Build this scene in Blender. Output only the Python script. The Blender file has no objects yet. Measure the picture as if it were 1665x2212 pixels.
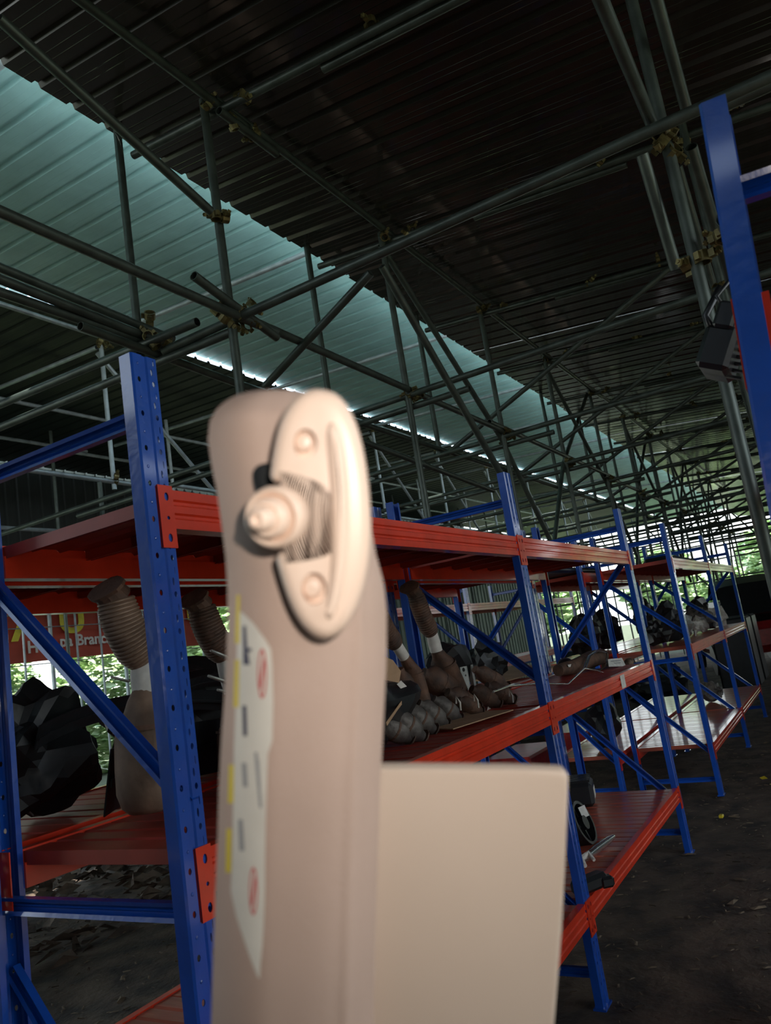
import bpy, bmesh, math, random
from mathutils import Vector, Matrix
R=random.Random(7)
S=bpy.context.scene; C=S.collection; PI=math.pi
# ---------------------------------------------------------------- camera
F=1670.0; CAMZ=1.48
AX=Vector((0.50713352,0.07608288,0.85850276)); AY=Vector((-0.84811418,0.22129309,0.48138519)); AZ=Vector((-0.15335556,-0.97223493,0.17675211))
def c2w(x,y,z):                       # camera axes (right, down, forward) -> world direction
    c=Vector((x,y,z)); return Vector((AX.dot(c),AY.dot(c),AZ.dot(c)))
EYE=Vector((0,0,CAMZ))
cd=bpy.data.cameras.new('camera'); cam=bpy.data.objects.new('camera',cd); C.objects.link(cam); S.camera=cam
r_=c2w(1,0,0); u_=c2w(0,-1,0); b_=c2w(0,0,-1)
cam.matrix_world=Matrix(((r_.x,u_.x,b_.x,0),(r_.y,u_.y,b_.y,0),(r_.z,u_.z,b_.z,CAMZ),(0,0,0,1)))
cd.sensor_fit='VERTICAL'; cd.sensor_height=6.0; cd.sensor_width=4.5; cd.lens=F/2212*6.0
cd.clip_start=.02; cd.clip_end=300
cd.dof.use_dof=True; cd.dof.focus_distance=3.0; cd.dof.aperture_fstop=1.25
# ---------------------------------------------------------------- world, sun, exposure
w=bpy.data.worlds.new('world'); S.world=w; w.use_nodes=True; nt=w.node_tree
bg=nt.nodes['Background']; tc=nt.nodes.new('ShaderNodeTexCoord'); sx=nt.nodes.new('ShaderNodeSeparateXYZ'); rp=nt.nodes.new('ShaderNodeValToRGB')
nt.links.new(tc.outputs['Generated'],sx.inputs[0]); nt.links.new(sx.outputs['Z'],rp.inputs[0]); nt.links.new(rp.outputs[0],bg.inputs[0])
rp.color_ramp.elements[0].position=0; rp.color_ramp.elements[0].color=(.93,.98,.95,1)
rp.color_ramp.elements[1].position=.6; rp.color_ramp.elements[1].color=(.62,.78,1,1)
bg.inputs[1].default_value=3.3
sl=bpy.data.lights.new('sun','SUN'); so=bpy.data.objects.new('sun',sl); C.objects.link(so); sl.energy=19.0; sl.angle=.02; sl.color=(1,.96,.88)
so.rotation_euler=Vector((.25,.62,-1.0)).to_track_quat('-Z','Y').to_euler()
fl=bpy.data.lights.new('phone_flash','SPOT'); fo=bpy.data.objects.new('phone_flash',fl); C.objects.link(fo)
fl.energy=6.2; fl.shadow_soft_size=.004; fl.color=(1,.91,.81); fl.spot_size=math.radians(125); fl.spot_blend=1.0
fo.location=EYE+c2w(.045,-.055,.0); fo.rotation_euler=cam.matrix_world.to_euler()
S.view_settings.view_transform='Standard'; S.view_settings.look='None'; S.view_settings.gamma=1; S.view_settings.exposure=0.0
S.view_settings.use_curve_mapping=False
# ---------------------------------------------------------------- helpers
def at(u,v,Y=None,Z=None,X=None):     # photograph point at a given world plane
    d=c2w(u-832.5,v-1106.0,F)
    if Y is not None: t=Y/d.y
    elif Z is not None: t=(Z-CAMZ)/d.z
    else: t=X/d.x
    return EYE+d*t
def mat(name,col,rough=.6,metal=0.0,var=.15,scale=12.0,bump=0.0,bscale=60.0,col2=None,coat=0.0,stretch=None,trans=0.0,spec=.5,lo=.35,hi=.65):
    m=bpy.data.materials.new(name); m.use_nodes=True; n=m.node_tree.nodes; l=m.node_tree.links; b=n['Principled BSDF']
    tc=n.new('ShaderNodeTexCoord'); mp=n.new('ShaderNodeMapping'); l.new(tc.outputs['Object'],mp.inputs[0])
    if stretch: mp.inputs['Scale'].default_value=stretch
    no=n.new('ShaderNodeTexNoise'); no.inputs['Scale'].default_value=scale; no.inputs['Detail'].default_value=5; l.new(mp.outputs[0],no.inputs['Vector'])
    rp=n.new('ShaderNodeValToRGB'); l.new(no.outputs[0],rp.inputs[0])
    c2=col2 or tuple(c*(1-var) for c in col); c1=col if col2 else tuple(min(1,c*(1+var)) for c in col)
    rp.color_ramp.elements[0].position=lo; rp.color_ramp.elements[0].color=(*c2,1); rp.color_ramp.elements[1].position=hi; rp.color_ramp.elements[1].color=(*c1,1)
    l.new(rp.outputs[0],b.inputs['Base Color']); b.inputs['Roughness'].default_value=rough; b.inputs['Metallic'].default_value=metal
    b.inputs['Specular IOR Level'].default_value=spec
    if coat: b.inputs['Coat Weight'].default_value=coat; b.inputs['Coat Roughness'].default_value=.08
    if trans: b.inputs['Transmission Weight'].default_value=trans
    if bump:
        n2=n.new('ShaderNodeTexNoise'); n2.inputs['Scale'].default_value=bscale; n2.inputs['Detail'].default_value=4; l.new(mp.outputs[0],n2.inputs['Vector'])
        bp=n.new('ShaderNodeBump'); bp.inputs['Strength'].default_value=bump; bp.inputs['Distance'].default_value=.01; l.new(n2.outputs[0],bp.inputs['Height']); l.new(bp.outputs[0],b.inputs['Normal'])
    return m
M={}
M['blue']=mat('blue_paint',(.007,.070,.40),.28,var=.08,bump=.12,bscale=45,coat=.75)
M['orange']=mat('orange_paint',(.68,.038,.010),.34,var=.1,bump=.05,bscale=30,coat=.6,spec=.4)
M['deck']=mat('red_deck_paint',(.33,.03,.016),.42,var=.2,scale=5,bump=.08,bscale=12)
M['deck2']=mat('dusty_red_deck',(.38,.085,.05),.3,var=.25,scale=4,bump=.12,bscale=9,stretch=(5,.6,1),coat=.4)
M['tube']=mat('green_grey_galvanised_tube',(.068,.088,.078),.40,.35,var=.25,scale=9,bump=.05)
M['silver']=mat('daylit_galvanised_tube',(.34,.40,.43),.4,.4,var=.2,scale=9)  # daylight on the far tubes put into a paler tube colour
M['brass']=mat('yellow_zinc_coupler',(.17,.145,.06),.45,.6,var=.35,scale=30)
M['roofdark']=mat('shaded_near_roof_sheet',(.022,.018,.014),.27,.0,var=.15,scale=3,bump=.05,bscale=4,coat=.45)  # shade under the near roof put into the sheet colour
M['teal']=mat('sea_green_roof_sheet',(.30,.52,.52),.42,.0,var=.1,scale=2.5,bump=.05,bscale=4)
M['roofc']=mat('shaded_far_roof_sheet',(.013,.020,.019),.5,.0,var=.15,scale=3,bump=.05,bscale=4,spec=.3)  # dimness of the far section put into the sheet colour
M['rooftop']=mat('bounce_roof_top',(.62,.68,.68),.5,var=.1,scale=2)  # pale unseen sheet tops, added to bounce sun onto the sea green section
M['wall']=mat('dark_green_wall_sheet',(.05,.08,.06),.5,.0,var=.2,scale=3)
M['soil']=mat('dark_soil',(.115,.078,.052),.95,var=.4,scale=5,bump=1.0,bscale=30,col2=(.030,.021,.016))
M['grass']=mat('sunlit_grass',(.055,.07,.032),.9,var=.4,scale=3,bump=.5,bscale=20)
M['leaf']=mat('tree_leaf',(.17,.36,.08),.5,var=.35,scale=2,col2=(.05,.16,.03))
M['leaf2']=mat('overexposed_leaf',(.52,.66,.36),.5,var=.3,scale=3,col2=(.20,.34,.12))  # leaf colour paled to imitate overexposed foliage
M['trunk']=mat('tree_bark',(.10,.07,.05),.9,var=.3,bump=.5)
M['visor']=mat('beige_vinyl',(.50,.365,.305),.62,var=.05,scale=9,bump=.06,bscale=400,col2=(.44,.32,.265))
M['clip']=mat('cream_moulded_plastic',(.78,.60,.49),.36,var=.02,scale=5)
M['panel']=mat('cream_vinyl_board',(.68,.54,.44),.55,var=.03,scale=3)
M['label']=mat('white_label_film',(.66,.63,.57),.4,var=.06,scale=25)
M['yellow']=mat('yellow_print',(.68,.52,.03),.45,var=.1)
M['ink']=mat('dark_print',(.06,.06,.10),.5,var=.1)
M['greyink']=mat('grey_print',(.30,.30,.31),.5,var=.1)
M['redink']=mat('red_print',(.55,.10,.10),.5,var=.1)
M['black']=mat('black_plastic',(.012,.014,.016),.35,var=.2,bump=.1,bscale=15)
M['bag']=mat('black_plastic_sheet',(.008,.010,.011),.42,var=.3,bump=.8,bscale=6)
M['rust']=mat('rusty_steel',(.16,.085,.055),.7,.3,var=.35,scale=18,bump=.3,bscale=60,col2=(.07,.045,.035))
M['rust2']=mat('heat_browned_steel',(.30,.20,.14),.6,.4,var=.3,scale=7,bump=.2,bscale=40,col2=(.13,.085,.06))
M['castgrey']=mat('dull_grey_casting',(.22,.20,.18),.6,.4,var=.35,scale=20,bump=.3,bscale=70,col2=(.08,.07,.065))
M['tape']=mat('white_paper_tape',(.62,.60,.55),.7,var=.12,scale=30)
M['card']=mat('brown_cardboard',(.42,.27,.16),.85,var=.12,scale=8)
M['chrome']=mat('bright_metal_rod',(.62,.64,.63),.22,.9,var=.05)
M['banner']=mat('red_banner_cloth',(.48,.075,.045),.7,var=.15,scale=2)
M['bannery']=mat('banner_yellow',(.78,.66,.06),.6,var=.08)
M['bannerw']=mat('banner_white',(.75,.72,.68),.6,var=.06)
M['plate']=mat('zinc_plate',(.42,.44,.41),.45,.5,var=.2,scale=14)
M['redbody']=mat('red_plastic',(.35,.02,.02),.35,var=.2,coat=.3)
M['rustline']=mat('orange_scratch',(.5,.16,.05),.7)
def tag(o,label=None,cat=None,group=None,kind=None):
    if label: o['label']=label
    if cat: o['category']=cat
    if group: o['group']=group
    if kind: o['kind']=kind
    return o
def link(name,me,m=None,parent=None,loc=None,rot=None):
    o=bpy.data.objects.new(name,me); C.objects.link(o)
    if m is not None and me is not None and not me.materials: me.materials.append(m)
    if parent: o.parent=parent
    if loc is not None: o.location=loc
    if rot is not None: o.rotation_euler=rot
    return o
def empty(name,loc=(0,0,0),rot=None,**k):
    o=bpy.data.objects.new(name,None); C.objects.link(o); o.location=loc; o.empty_display_size=.1
    if rot: o.rotation_euler=rot
    return tag(o,**k)
def bmm(bm,smooth=False,ang=None):
    bmesh.ops.recalc_face_normals(bm,faces=bm.faces)
    me=bpy.data.meshes.new('m'); 
    if smooth:
        for f in bm.faces: f.smooth=True
    bm.to_mesh(me); bm.free()
    if smooth and ang: me.set_sharp_from_angle(angle=ang)
    return me
def add_box(bm,a,b,T=None,bev=0):
    r=bmesh.ops.create_cube(bm,size=1); vs=r['verts']
    for v in vs:
        v.co=Vector(((a[i]+b[i])/2+v.co[i]*(b[i]-a[i]) for i in range(3)))
    if T:
        for v in vs: v.co=T@v.co
    if bev:
        es=set(e for v in vs for e in v.link_edges); bmesh.ops.bevel(bm,geom=list(es),offset=bev,segments=1,affect='EDGES')
def add_prism(bm,pts,T,h):            # polygon in local xy, extruded 0..h along local z, through matrix T
    a=[bm.verts.new(T@Vector((p[0],p[1],0))) for p in pts]; b=[bm.verts.new(T@Vector((p[0],p[1],h))) for p in pts]
    n=len(pts)
    bm.faces.new(a); bm.faces.new(b)
    for i in range(n): bm.faces.new((a[i],a[(i+1)%n],b[(i+1)%n],b[i]))
def frame_to(d,up=None):
    z=Vector(d).normalized(); up=Vector(up) if up else (Vector((0,0,1)) if abs(z.z)<.9 else Vector((1,0,0)))
    x=up.cross(z).normalized(); y=z.cross(x); return Matrix(((x.x,y.x,z.x),(x.y,y.y,z.y),(x.z,y.z,z.z))).to_4x4()
def add_tube(bm,p,q,r,n=12,hollow=True,t=.0035):
    p=Vector(p); q=Vector(q); T=Matrix.Translation(p)@frame_to(q-p); L=(q-p).length
    ring=lambda rr,z:[bm.verts.new(T@Vector((rr*math.cos(2*PI*i/n),rr*math.sin(2*PI*i/n),z))) for i in range(n)]
    A=ring(r,0);B=ring(r,L); j=lambda X,Y:[bm.faces.new((X[i],X[(i+1)%n],Y[(i+1)%n],Y[i])) for i in range(n)]
    j(A,B)
    if hollow:
        A2=ring(r-t,0);B2=ring(r-t,L); j(A,A2); j(B,B2)
        A3=ring(r-t,L*.0+min(.25,L*.4)); B3=ring(r-t,L-min(.25,L*.4)); j(A2,A3); j(B2,B3); bm.faces.new(A3); bm.faces.new(B3)
    else: bm.faces.new(A); bm.faces.new(B)
def add_path(bm,pts,rads,n=12,cap=True):
    pts=[Vector(p) for p in pts]; rings=[]; up=None
    for i,p in enumerate(pts):
        d=(pts[min(i+1,len(pts)-1)]-pts[max(i-1,0)])
        if d.length<1e-9: d=Vector((0,0,1))
        d.normalize()
        if up is None: up=Vector((0,0,1)) if abs(d.z)<.9 else Vector((1,0,0))
        x=up.cross(d).normalized(); y=d.cross(x); up=y if False else up
        rr=rads[i] if hasattr(rads,'__len__') else rads
        rx,ry=(rr if hasattr(rr,'__len__') else (rr,rr))
        rings.append([bm.verts.new(p+x*rx*math.cos(2*PI*k/n)+y*ry*math.sin(2*PI*k/n)) for k in range(n)])
    for a,b in zip(rings,rings[1:]):
        for i in range(n): bm.faces.new((a[i],a[(i+1)%n],b[(i+1)%n],b[i]))
    if cap: bm.faces.new(rings[0]); bm.faces.new(rings[-1])
def tubeobj(name,p,q,r,m,parent,n=12,hollow=True):
    bm=bmesh.new(); add_tube(bm,Vector(q)*0,Vector(q)-Vector(p),r,n,hollow); 
    return link(name,bmm(bm,True,.7),m,parent,p)
def boxobj(name,a,b,m,parent=None,bev=0,T=None):
    bm=bmesh.new(); add_box(bm,a,b,T,bev); return link(name,bmm(bm),m,parent)
def poly_strip(pts,t):                # open polyline -> closed outline of thickness t (offset to the left)
    P=[Vector(p) for p in pts]; out=[]
    for i,p in enumerate(P):
        ns=[]
        if i>0: d=(P[i]-P[i-1]).normalized(); ns.append(Vector((-d.y,d.x)))
        if i<len(P)-1: d=(P[i+1]-P[i]).normalized(); ns.append(Vector((-d.y,d.x)))
        n=sum(ns,Vector((0,0))); n.normalize(); k=1/max(.4,n.dot(ns[0])); out.append(p+n*t*k)
    return [tuple(p) for p in P]+[tuple(p) for p in reversed(out)]
# ================================================================= SETTING
# ---- floor
def soil_z(x,y):
    return .022*math.sin(x*2.1+y*1.3)*math.sin(y*2.7-x*.7)+.012*math.sin(x*7.3+1)*math.sin(y*6.1)
bm=bmesh.new(); nx,ny=150,80; x0,x1,y0,y1=-4,27,-5,11
def nz(x,y): return soil_z(x,y)*.7-.012+R.uniform(-.008,.008)
g=[[bm.verts.new((x0+(x1-x0)*i/nx,y0+(y1-y0)*j/ny,nz(x0+(x1-x0)*i/nx,y0+(y1-y0)*j/ny))) for j in range(ny+1)] for i in range(nx+1)]
for i in range(nx):
    for j in range(ny): bm.faces.new((g[i][j],g[i+1][j],g[i+1][j+1],g[i][j+1]))
floor=link('floor',bmm(bm,True),M['soil']); tag(floor,'dark brown bare soil floor strewn with wood chips','floor',kind='structure')
bm=bmesh.new()
for i in range(7500):
    x=R.uniform(.9,11); y=R.uniform(-1.2,6) ; s=R.uniform(.005,.015)*(1 if R.random()<.95 else 2.0)
    T=Matrix.Translation((x,y,soil_z(x,y)*.7-.004))@Matrix.Rotation(R.uniform(0,PI),4,'Z')@Matrix.Rotation(R.uniform(-.5,.5),4,'X')
    vs=[bm.verts.new(T@Vector(p)) for p in ((-s*1.6,-s*.4,0),(s*1.6,-s*.5,0),(s*1.3,s*.5,s*.3),(-s*1.5,s*.4,s*.2),(0,0,s*.5))]
    for a,b in ((0,1),(1,2),(2,3),(3,0)): bm.faces.new((vs[a],vs[b],vs[4]))
M['chips']=mat('wood_chips_and_dry_leaves',(.19,.135,.085),.9,var=.5,scale=1.5,col2=(.045,.03,.02))
o=link('wood_chips',bmm(bm),M['chips']); tag(o,'scattered wood chips and dry leaves lying on the soil floor','debris',kind='stuff')
bm=bmesh.new()
for a,b in (((-60,-60),(120,-4.9)),((-60,10.9),(120,60)),((-60,-4.9),(-3.9,10.9)),((26.9,-4.9),(120,10.9))):
    f=bm.faces.new([bm.verts.new((x,y,-.03)) for x,y in ((a[0],a[1]),(b[0],a[1]),(b[0],b[1]),(a[0],b[1]))])
o=link('ground',bmm(bm),M['grass']); tag(o,'sunlit grass ground outside the open shed','ground',kind='structure')
# ---- roofs: each sheet its own part
RIB=.22
def sheet_mesh(L,nr=4,up=.026):
    prof=[]
    for k in range(nr):
        b=k*RIB; prof+=[(b,0),(b+.05,0),(b+.055,.0012),(b+.06,0),(b+.098,0),(b+.103,.0012),(b+.108,0),(b+.150,0),(b+.166,up),(b+.190,up),(b+.206,0)]
    prof.append((nr*RIB+.012,0))
    bm=bmesh.new(); pts=poly_strip(prof,.0012)
    add_prism(bm,pts,Matrix(((1,0,0,0),(0,0,1,0),(0,1,0,0),(0,0,0,1))),L)
    return bmm(bm)
def roof(label,y0,y1,z0,slope,m,xa=-3.2,xb=36,jag=.0):
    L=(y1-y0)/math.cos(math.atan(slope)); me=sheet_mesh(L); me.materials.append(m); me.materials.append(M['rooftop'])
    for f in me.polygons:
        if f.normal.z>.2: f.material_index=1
    root=empty('ceiling',(xa,y0,z0),label=label,cat='roof',kind='structure')
    n=int((xb-xa)/(RIB*4))
    for i in range(n):
        o=link('roof_sheet',me,None,root,(i*RIB*4,R.uniform(-jag,jag),R.uniform(0,.004))); o.rotation_euler=(math.atan(slope),0,R.uniform(-1,1)*.0015)
    return root
roof('near corrugated roof section over the racks, shade painted into its dark brown',-4.2,3.13,4.70-.1*6.56,.1,M['roofdark'],jag=.012)
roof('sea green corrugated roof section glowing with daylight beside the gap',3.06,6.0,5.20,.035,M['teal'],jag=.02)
roof('far corrugated roof section beyond the silver ledger, shade painted into its dark colour',5.985,11.0,5.25,.03,M['roofc'],jag=.02)
# ---- walls
def wall(name,label,p,q,h,m,z0=0):
    p=Vector(p);q=Vector(q); d=(q-p); L=d.length; ang=math.atan2(d.y,d.x)
    root=empty(name,(p.x,p.y,z0),(0,0,ang),label=label,cat='wall',kind='structure')
    me=sheet_mesh(h); me.materials.append(m); n=int(L/(RIB*4))
    for i in range(n):
        o=link('wall_sheet',me,None,root,(i*RIB*4,R.uniform(-.01,.01),0),(PI/2,0,0))
    return root
wall('wall_back','dark green corrugated sheet wall along the back of the shed',(10.4,9.1),(26,9.1),3.3,M['wall'])
wall('eave_screen','corrugated sheet skirt under the far eave, added to keep the sky out',(-3,11.05),(26,11.05),2.1,M['roofc'],3.35)  # added to close off bright sky while the shrubs stay sunlit
wall('light_screen_right','unseen corrugated screen across the aisle, added to dim the farther rack fronts',(4.5,-4.25),(19.5,-4.25),3.9,M['wall'])  # unseen, added so light falls off along the racks
wall('light_screen_front','unseen corrugated screen beside the near opening, added to darken the post sides',(-3.0,-4.25),(.5,-4.25),3.9,M['wall'])  # unseen, added to block light from the post sides
wall('light_screen_left','unseen corrugated screen at the near end, added to keep rack ends dark',(-3.1,-4.0),(-3.1,9.0),4.2,M['wall'])  # unseen, added to shade the rack end faces
# ================================================================= SCAFFOLD
TR=.0242
sc=empty('roof_scaffold',(3.0,2.4,0),label='grey green steel tube scaffold carrying the whole roof, clamped with yellow couplers',cat='scaffold')
def rel(p): return Vector(p)-Vector((3.0,2.4,0))
def tb(name,p,q,m='tube',r=TR,n=12): return tubeobj(name,rel(p),rel(q),r,M[m],sc,n)
# coupler mesh: two half shells at right angles, bolts and flaps
def coupler_mesh():
    bm=bmesh.new()
    for ax,off in (('Y',(0,-.027,0)),('X',(0,.027,0))):
        T=Matrix.Translation(off)@Matrix.Rotation(PI/2,4,ax)
        rr=[(.031*math.cos(a),.031*math.sin(a)) for a in [2*PI*i/10 for i in range(10)]]; ri=[(.0255*math.cos(a),.0255*math.sin(a)) for a in [2*PI*i/10 for i in range(10)]]
        V=[[bm.verts.new(T@Vector((x,y,z))) for x,y in ring] for ring,z in ((rr,-.02),(rr,.02),(ri,.02),(ri,-.02))]
        for A,B in ((0,1),(1,2),(2,3),(3,0)):
            for i in range(10): bm.faces.new((V[A][i],V[A][(i+1)%10],V[B][(i+1)%10],V[B][i]))
        add_box(bm,(-.012,-.052,-.014),(.012,-.030,.014),T); add_tube(bm,T@Vector((0,-.075,0)),T@Vector((0,-.028,0)),.006,6,False)
        add_box(bm,(-.010,-.070,-.010),(.010,-.058,.010),T@Matrix.Rotation(.5,4,'Y'))
        add_box(bm,(.030,-.012,-.014),(.046,.006,.014),T)
    return bmm(bm)
cme=coupler_mesh(); cme.materials.append(M['brass'])
def cp(p,rz=None,s=1.0):
    s*=.86
    o=link('coupler',cme,None,sc,rel(p),(R.uniform(0,6.28),R.uniform(0,6.28),R.uniform(0,6.28))); o.scale=(s,s,s); return o
XS=[-.8,1.1,3.0,4.92,6.8,8.72,10.6,12.5,14.4,16.3,18.2,20.1,22.,23.9]
YR=[.22,2.40,3.08,6.0,8.6]
for i,x in enumerate(XS):
    yl=2.92 if x==3.0 else 8.9
    if x>=3.0 : tb('transom',(x,-2.6,3.3+.0*i),(x,yl,3.3))
    if x==3.0: tb('transom',(x+.02,2.42,3.25),(x-.02,6.3,3.32)); tb('transom',(x-.06,2.6,3.34),(x-.06,6.2,3.46))
    if x>3.1: tb('transom',(x+.05,1.95,3.22),(x+.05,6.2,3.24))
    if 3.<=x: 
        top=4.62
        tb('standard',(x,2.42,2.2 if x<4 else 1.9),(x,2.42,top)); cp((x+.0,2.38,3.32),s=1.15); cp((x+.04,2.42,3.28)); cp((x,2.40,top-.03),s=1.2); cp((x+.1,2.38,3.3))
        tb('standard',(x+.0,3.1,3.3),(x,3.1,4.95),m='tube')
        if x>3.1: tb('standard',(x,.22,0.0),(x,.22,4.42)); cp((x,.24,3.3)); cp((x,.24,4.3))
        # upper Y tubes under the dark roof
    tb('transom',(x+.06,-2.6,4.11),(x+.06,3.05,4.62)); 
    if x>=3: cp((x+.06,2.2,4.56),s=1.1); cp((x+.06,1.35,4.5)); cp((x+.06,.75,4.44)); tb('transom',(x+.11,.6,4.38),(x+.11,1.7,4.48))
# near right standard and its ledgers
tb('standard',(3.13,.21,0),(3.13,.21,4.4)); 
for z in (3.36,3.28,2.78,4.2): cp((3.13,.21,z),s=1.25)
for a,b in (((0.6,.24,3.40),(3.12,.24,3.36)),((0.8,.16,3.95),(2.6,.17,3.75)),((2.2,.1,4.25),(3.4,.12,3.55)),((3.05,.30,3.25),(3.3,.3,2.85)),((3.2,.13,3.28),(5.2,.14,2.2)),
            ((3.12,.02,3.34),(3.12,-2.0,3.34))): tb('ledger',a,b)
tubeobj('ledger',rel((2.9,.07,2.80)),rel((4.9,.07,2.86)),.032,M['tube'],sc)
for p in ((3.02,.07,2.8),(3.1,.10,2.82),(3.2,.0,3.4),(2.55,.17,3.8)): cp(p,s=1.1)
# ledgers along the shed
def run(y,z,m,segs,dy=.0,dz=0.0):
    for k,(a,b) in enumerate(segs):
        o=.05*(k%2); tb('ledger',(a,y+o*.4,z+o+dz),(b,y+o*.4,z+o+dz*1.0),m)
run(2.36,3.30,'tube',[(1.0,3.30)])
run(2.40,3.34,'tube',[(3.12,6.9),(6.5,10.8),(10.4,15),(14.6,19),(18.6,25)])
tb('ledger',(2.66,2.34,3.40),(3.3,2.36,3.27)); cp((3.12,2.36,3.4)); 
run(2.36,4.585,'tube',[(0.8,3.3),(3.05,7.3),(6.9,11.0),(10.6,15),(14.6,19),(18.6,25)])
tb('ledger',(3.0,2.32,4.50),(3.5,2.32,4.5)); cp((3.3,2.33,4.52)); cp((3.12,2.33,4.5))
tb('knee_brace',(1.72,2.36,4.18),(2.87,2.36,3.85)); cp((2.97,2.38,3.87),s=1.1)
run(3.05,3.40,'tube',[(1.5,3.18)]); tb('ledger',(1.4,3.13,3.62),(3.22,3.05,3.48)); tb('ledger',(2.5,2.98,3.32),(4.9,3.0,3.26)); tb('ledger',(1.2,3.0,3.47),(3.15,3.02,3.41))
for p in ((3.08,3.0,3.42),(3.05,3.05,3.55),(2.95,2.95,3.36),(2.9,2.4,3.3)): cp(p,s=1.2)
for x0_ in (4.9,8.7,12.5,16.3): tb('ledger',(x0_-.3,3.08,3.35),(x0_+4,3.08,3.35))
# diagonals
tb('diagonal_brace',at(825,575,Y=1.95),at(1085,1030,Y=1.95)); tb('diagonal_brace',at(800,590,X=3.5),at(572,835,X=3.6),m='tube')
for i,x in enumerate(XS[4:]):
    s=1 if i%2 else -1
    tb('diagonal_brace',(x,2.45,3.3),(x+s*1.85,2.45,4.55)); tb('diagonal_brace',(x,3.0,3.3),(x,.6,4.35))
    tb('diagonal_brace',(x+.1,.3,2.0),(x+s*1.8,.3,4.2))
    tb('diagonal_brace',(x,2.45,3.3),(x-s*1.3,2.45,1.9))
tb('diagonal_brace',at(735,935,Y=2.9),at(1065,1060,Y=2.9))
# row under the daylight slot, daylight painted into its silver tone
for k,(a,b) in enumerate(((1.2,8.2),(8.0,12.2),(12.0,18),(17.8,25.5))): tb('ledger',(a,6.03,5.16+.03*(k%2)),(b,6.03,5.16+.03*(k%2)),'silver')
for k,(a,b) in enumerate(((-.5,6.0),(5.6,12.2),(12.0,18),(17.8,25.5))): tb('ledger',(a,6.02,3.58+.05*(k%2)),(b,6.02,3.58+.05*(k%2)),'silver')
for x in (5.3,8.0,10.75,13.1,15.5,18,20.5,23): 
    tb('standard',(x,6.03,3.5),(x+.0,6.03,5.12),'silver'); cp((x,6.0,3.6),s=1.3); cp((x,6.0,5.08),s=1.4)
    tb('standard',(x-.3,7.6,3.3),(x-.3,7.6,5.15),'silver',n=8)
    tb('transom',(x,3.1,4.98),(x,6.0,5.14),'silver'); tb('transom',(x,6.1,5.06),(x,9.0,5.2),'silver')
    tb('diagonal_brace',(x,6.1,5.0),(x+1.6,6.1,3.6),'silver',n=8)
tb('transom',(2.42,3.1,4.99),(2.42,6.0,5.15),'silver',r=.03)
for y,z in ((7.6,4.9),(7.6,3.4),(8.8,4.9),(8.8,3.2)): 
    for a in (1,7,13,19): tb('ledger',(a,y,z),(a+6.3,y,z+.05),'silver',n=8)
for x in XS[2:]:
    tb('standard',(x,8.9,0),(x,8.9,5.2),'tube',n=8); tb('standard',(x+.2,6.03,0.0) if x>8 else (x+.2,6.03,2.9),(x+.2,6.03,3.6),'tube',n=8)
# open side and far end lattice
for x in [9+1.9*i for i in range(9)]:
    tb('standard',(x,-2.6,0),(x,-2.6,4.0),n=8)
    if x>12: tb('diagonal_brace',(x,-2.6,1.0),(x+1.9,-2.6,3.8),n=8)
for z in (1.0,1.9,2.6,3.2,3.8):
    for a in (9,17): tb('ledger',(a,-2.6,z),(a+8.3,-2.6,z),n=8)
for y in [-4+.72*i for i in range(19)]:
    tb('standard',(25.6,y,0),(25.6,y,4.5),n=8)
for z in (1.3,2.1,2.7,3.2,3.6,4.0): tb('ledger',(25.5,-4,z),(25.5,9,z),n=8)
for y in (-2.5,0,2.5,5): tb('diagonal_brace',(25.4,y,.5),(25.4,y+2.4,4.0),n=8)
for x in XS[6:]:
    for z in (2.75,): tb('transom',(x,-2.6,z),(x,2.4,z),n=8)
    tb('diagonal_brace',(x,-2.4,2.7),(x,.1,4.1),n=8)
# ================================================================= RACKS
PW=.072; PD=.036; PT=.0022
def ngon_hole(bm,x0,x1,z0,z1,cx,cz,rx,rz,y,n=12,th=.0022):
    """rectangular cell in the xz plane at y with an oval hole, with thickness"""
    outs=[];ins=[]
    for i in range(n):
        a=2*PI*i/n; c,s=math.cos(a),math.sin(a)
        ins.append((cx+rx*c,cz+rz*s))
        hx=(x1-cx if c>0 else cx-x0); hz=(z1-cz if s>0 else cz-z0)
        k=min(hx/abs(c) if abs(c)>1e-6 else 1e9,hz/abs(s) if abs(s)>1e-6 else 1e9); outs.append((cx+k*c,cz+k*s))
    corners={}
    O=[bm.verts.new((p[0],y,p[1])) for p in outs]; I=[bm.verts.new((p[0],y,p[1])) for p in ins]; I2=[bm.verts.new((p[0],y+th,p[1])) for p in ins]
    for i in range(n):
        j=(i+1)%n
        a,b=outs[i],outs[j]; ca=None
        # add cell corner when the two border points sit on different sides
        side=lambda p:('l' if abs(p[0]-x0)<1e-7 else 'r' if abs(p[0]-x1)<1e-7 else 'b' if abs(p[1]-z0)<1e-7 else 't')
        sa,sb=side(a),side(b)
        if sa!=sb:
            cxn=x0 if 'l' in (sa,sb) else x1; czn=z0 if 'b' in (sa,sb) else z1
            cv=bm.verts.new((cxn,y,czn)); bm.faces.new((O[i],cv,O[j],I[j],I[i]))
        else: bm.faces.new((O[i],O[j],I[j],I[i]))
        bm.faces.new((I[i],I[j],I2[j],I2[i]))
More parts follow.
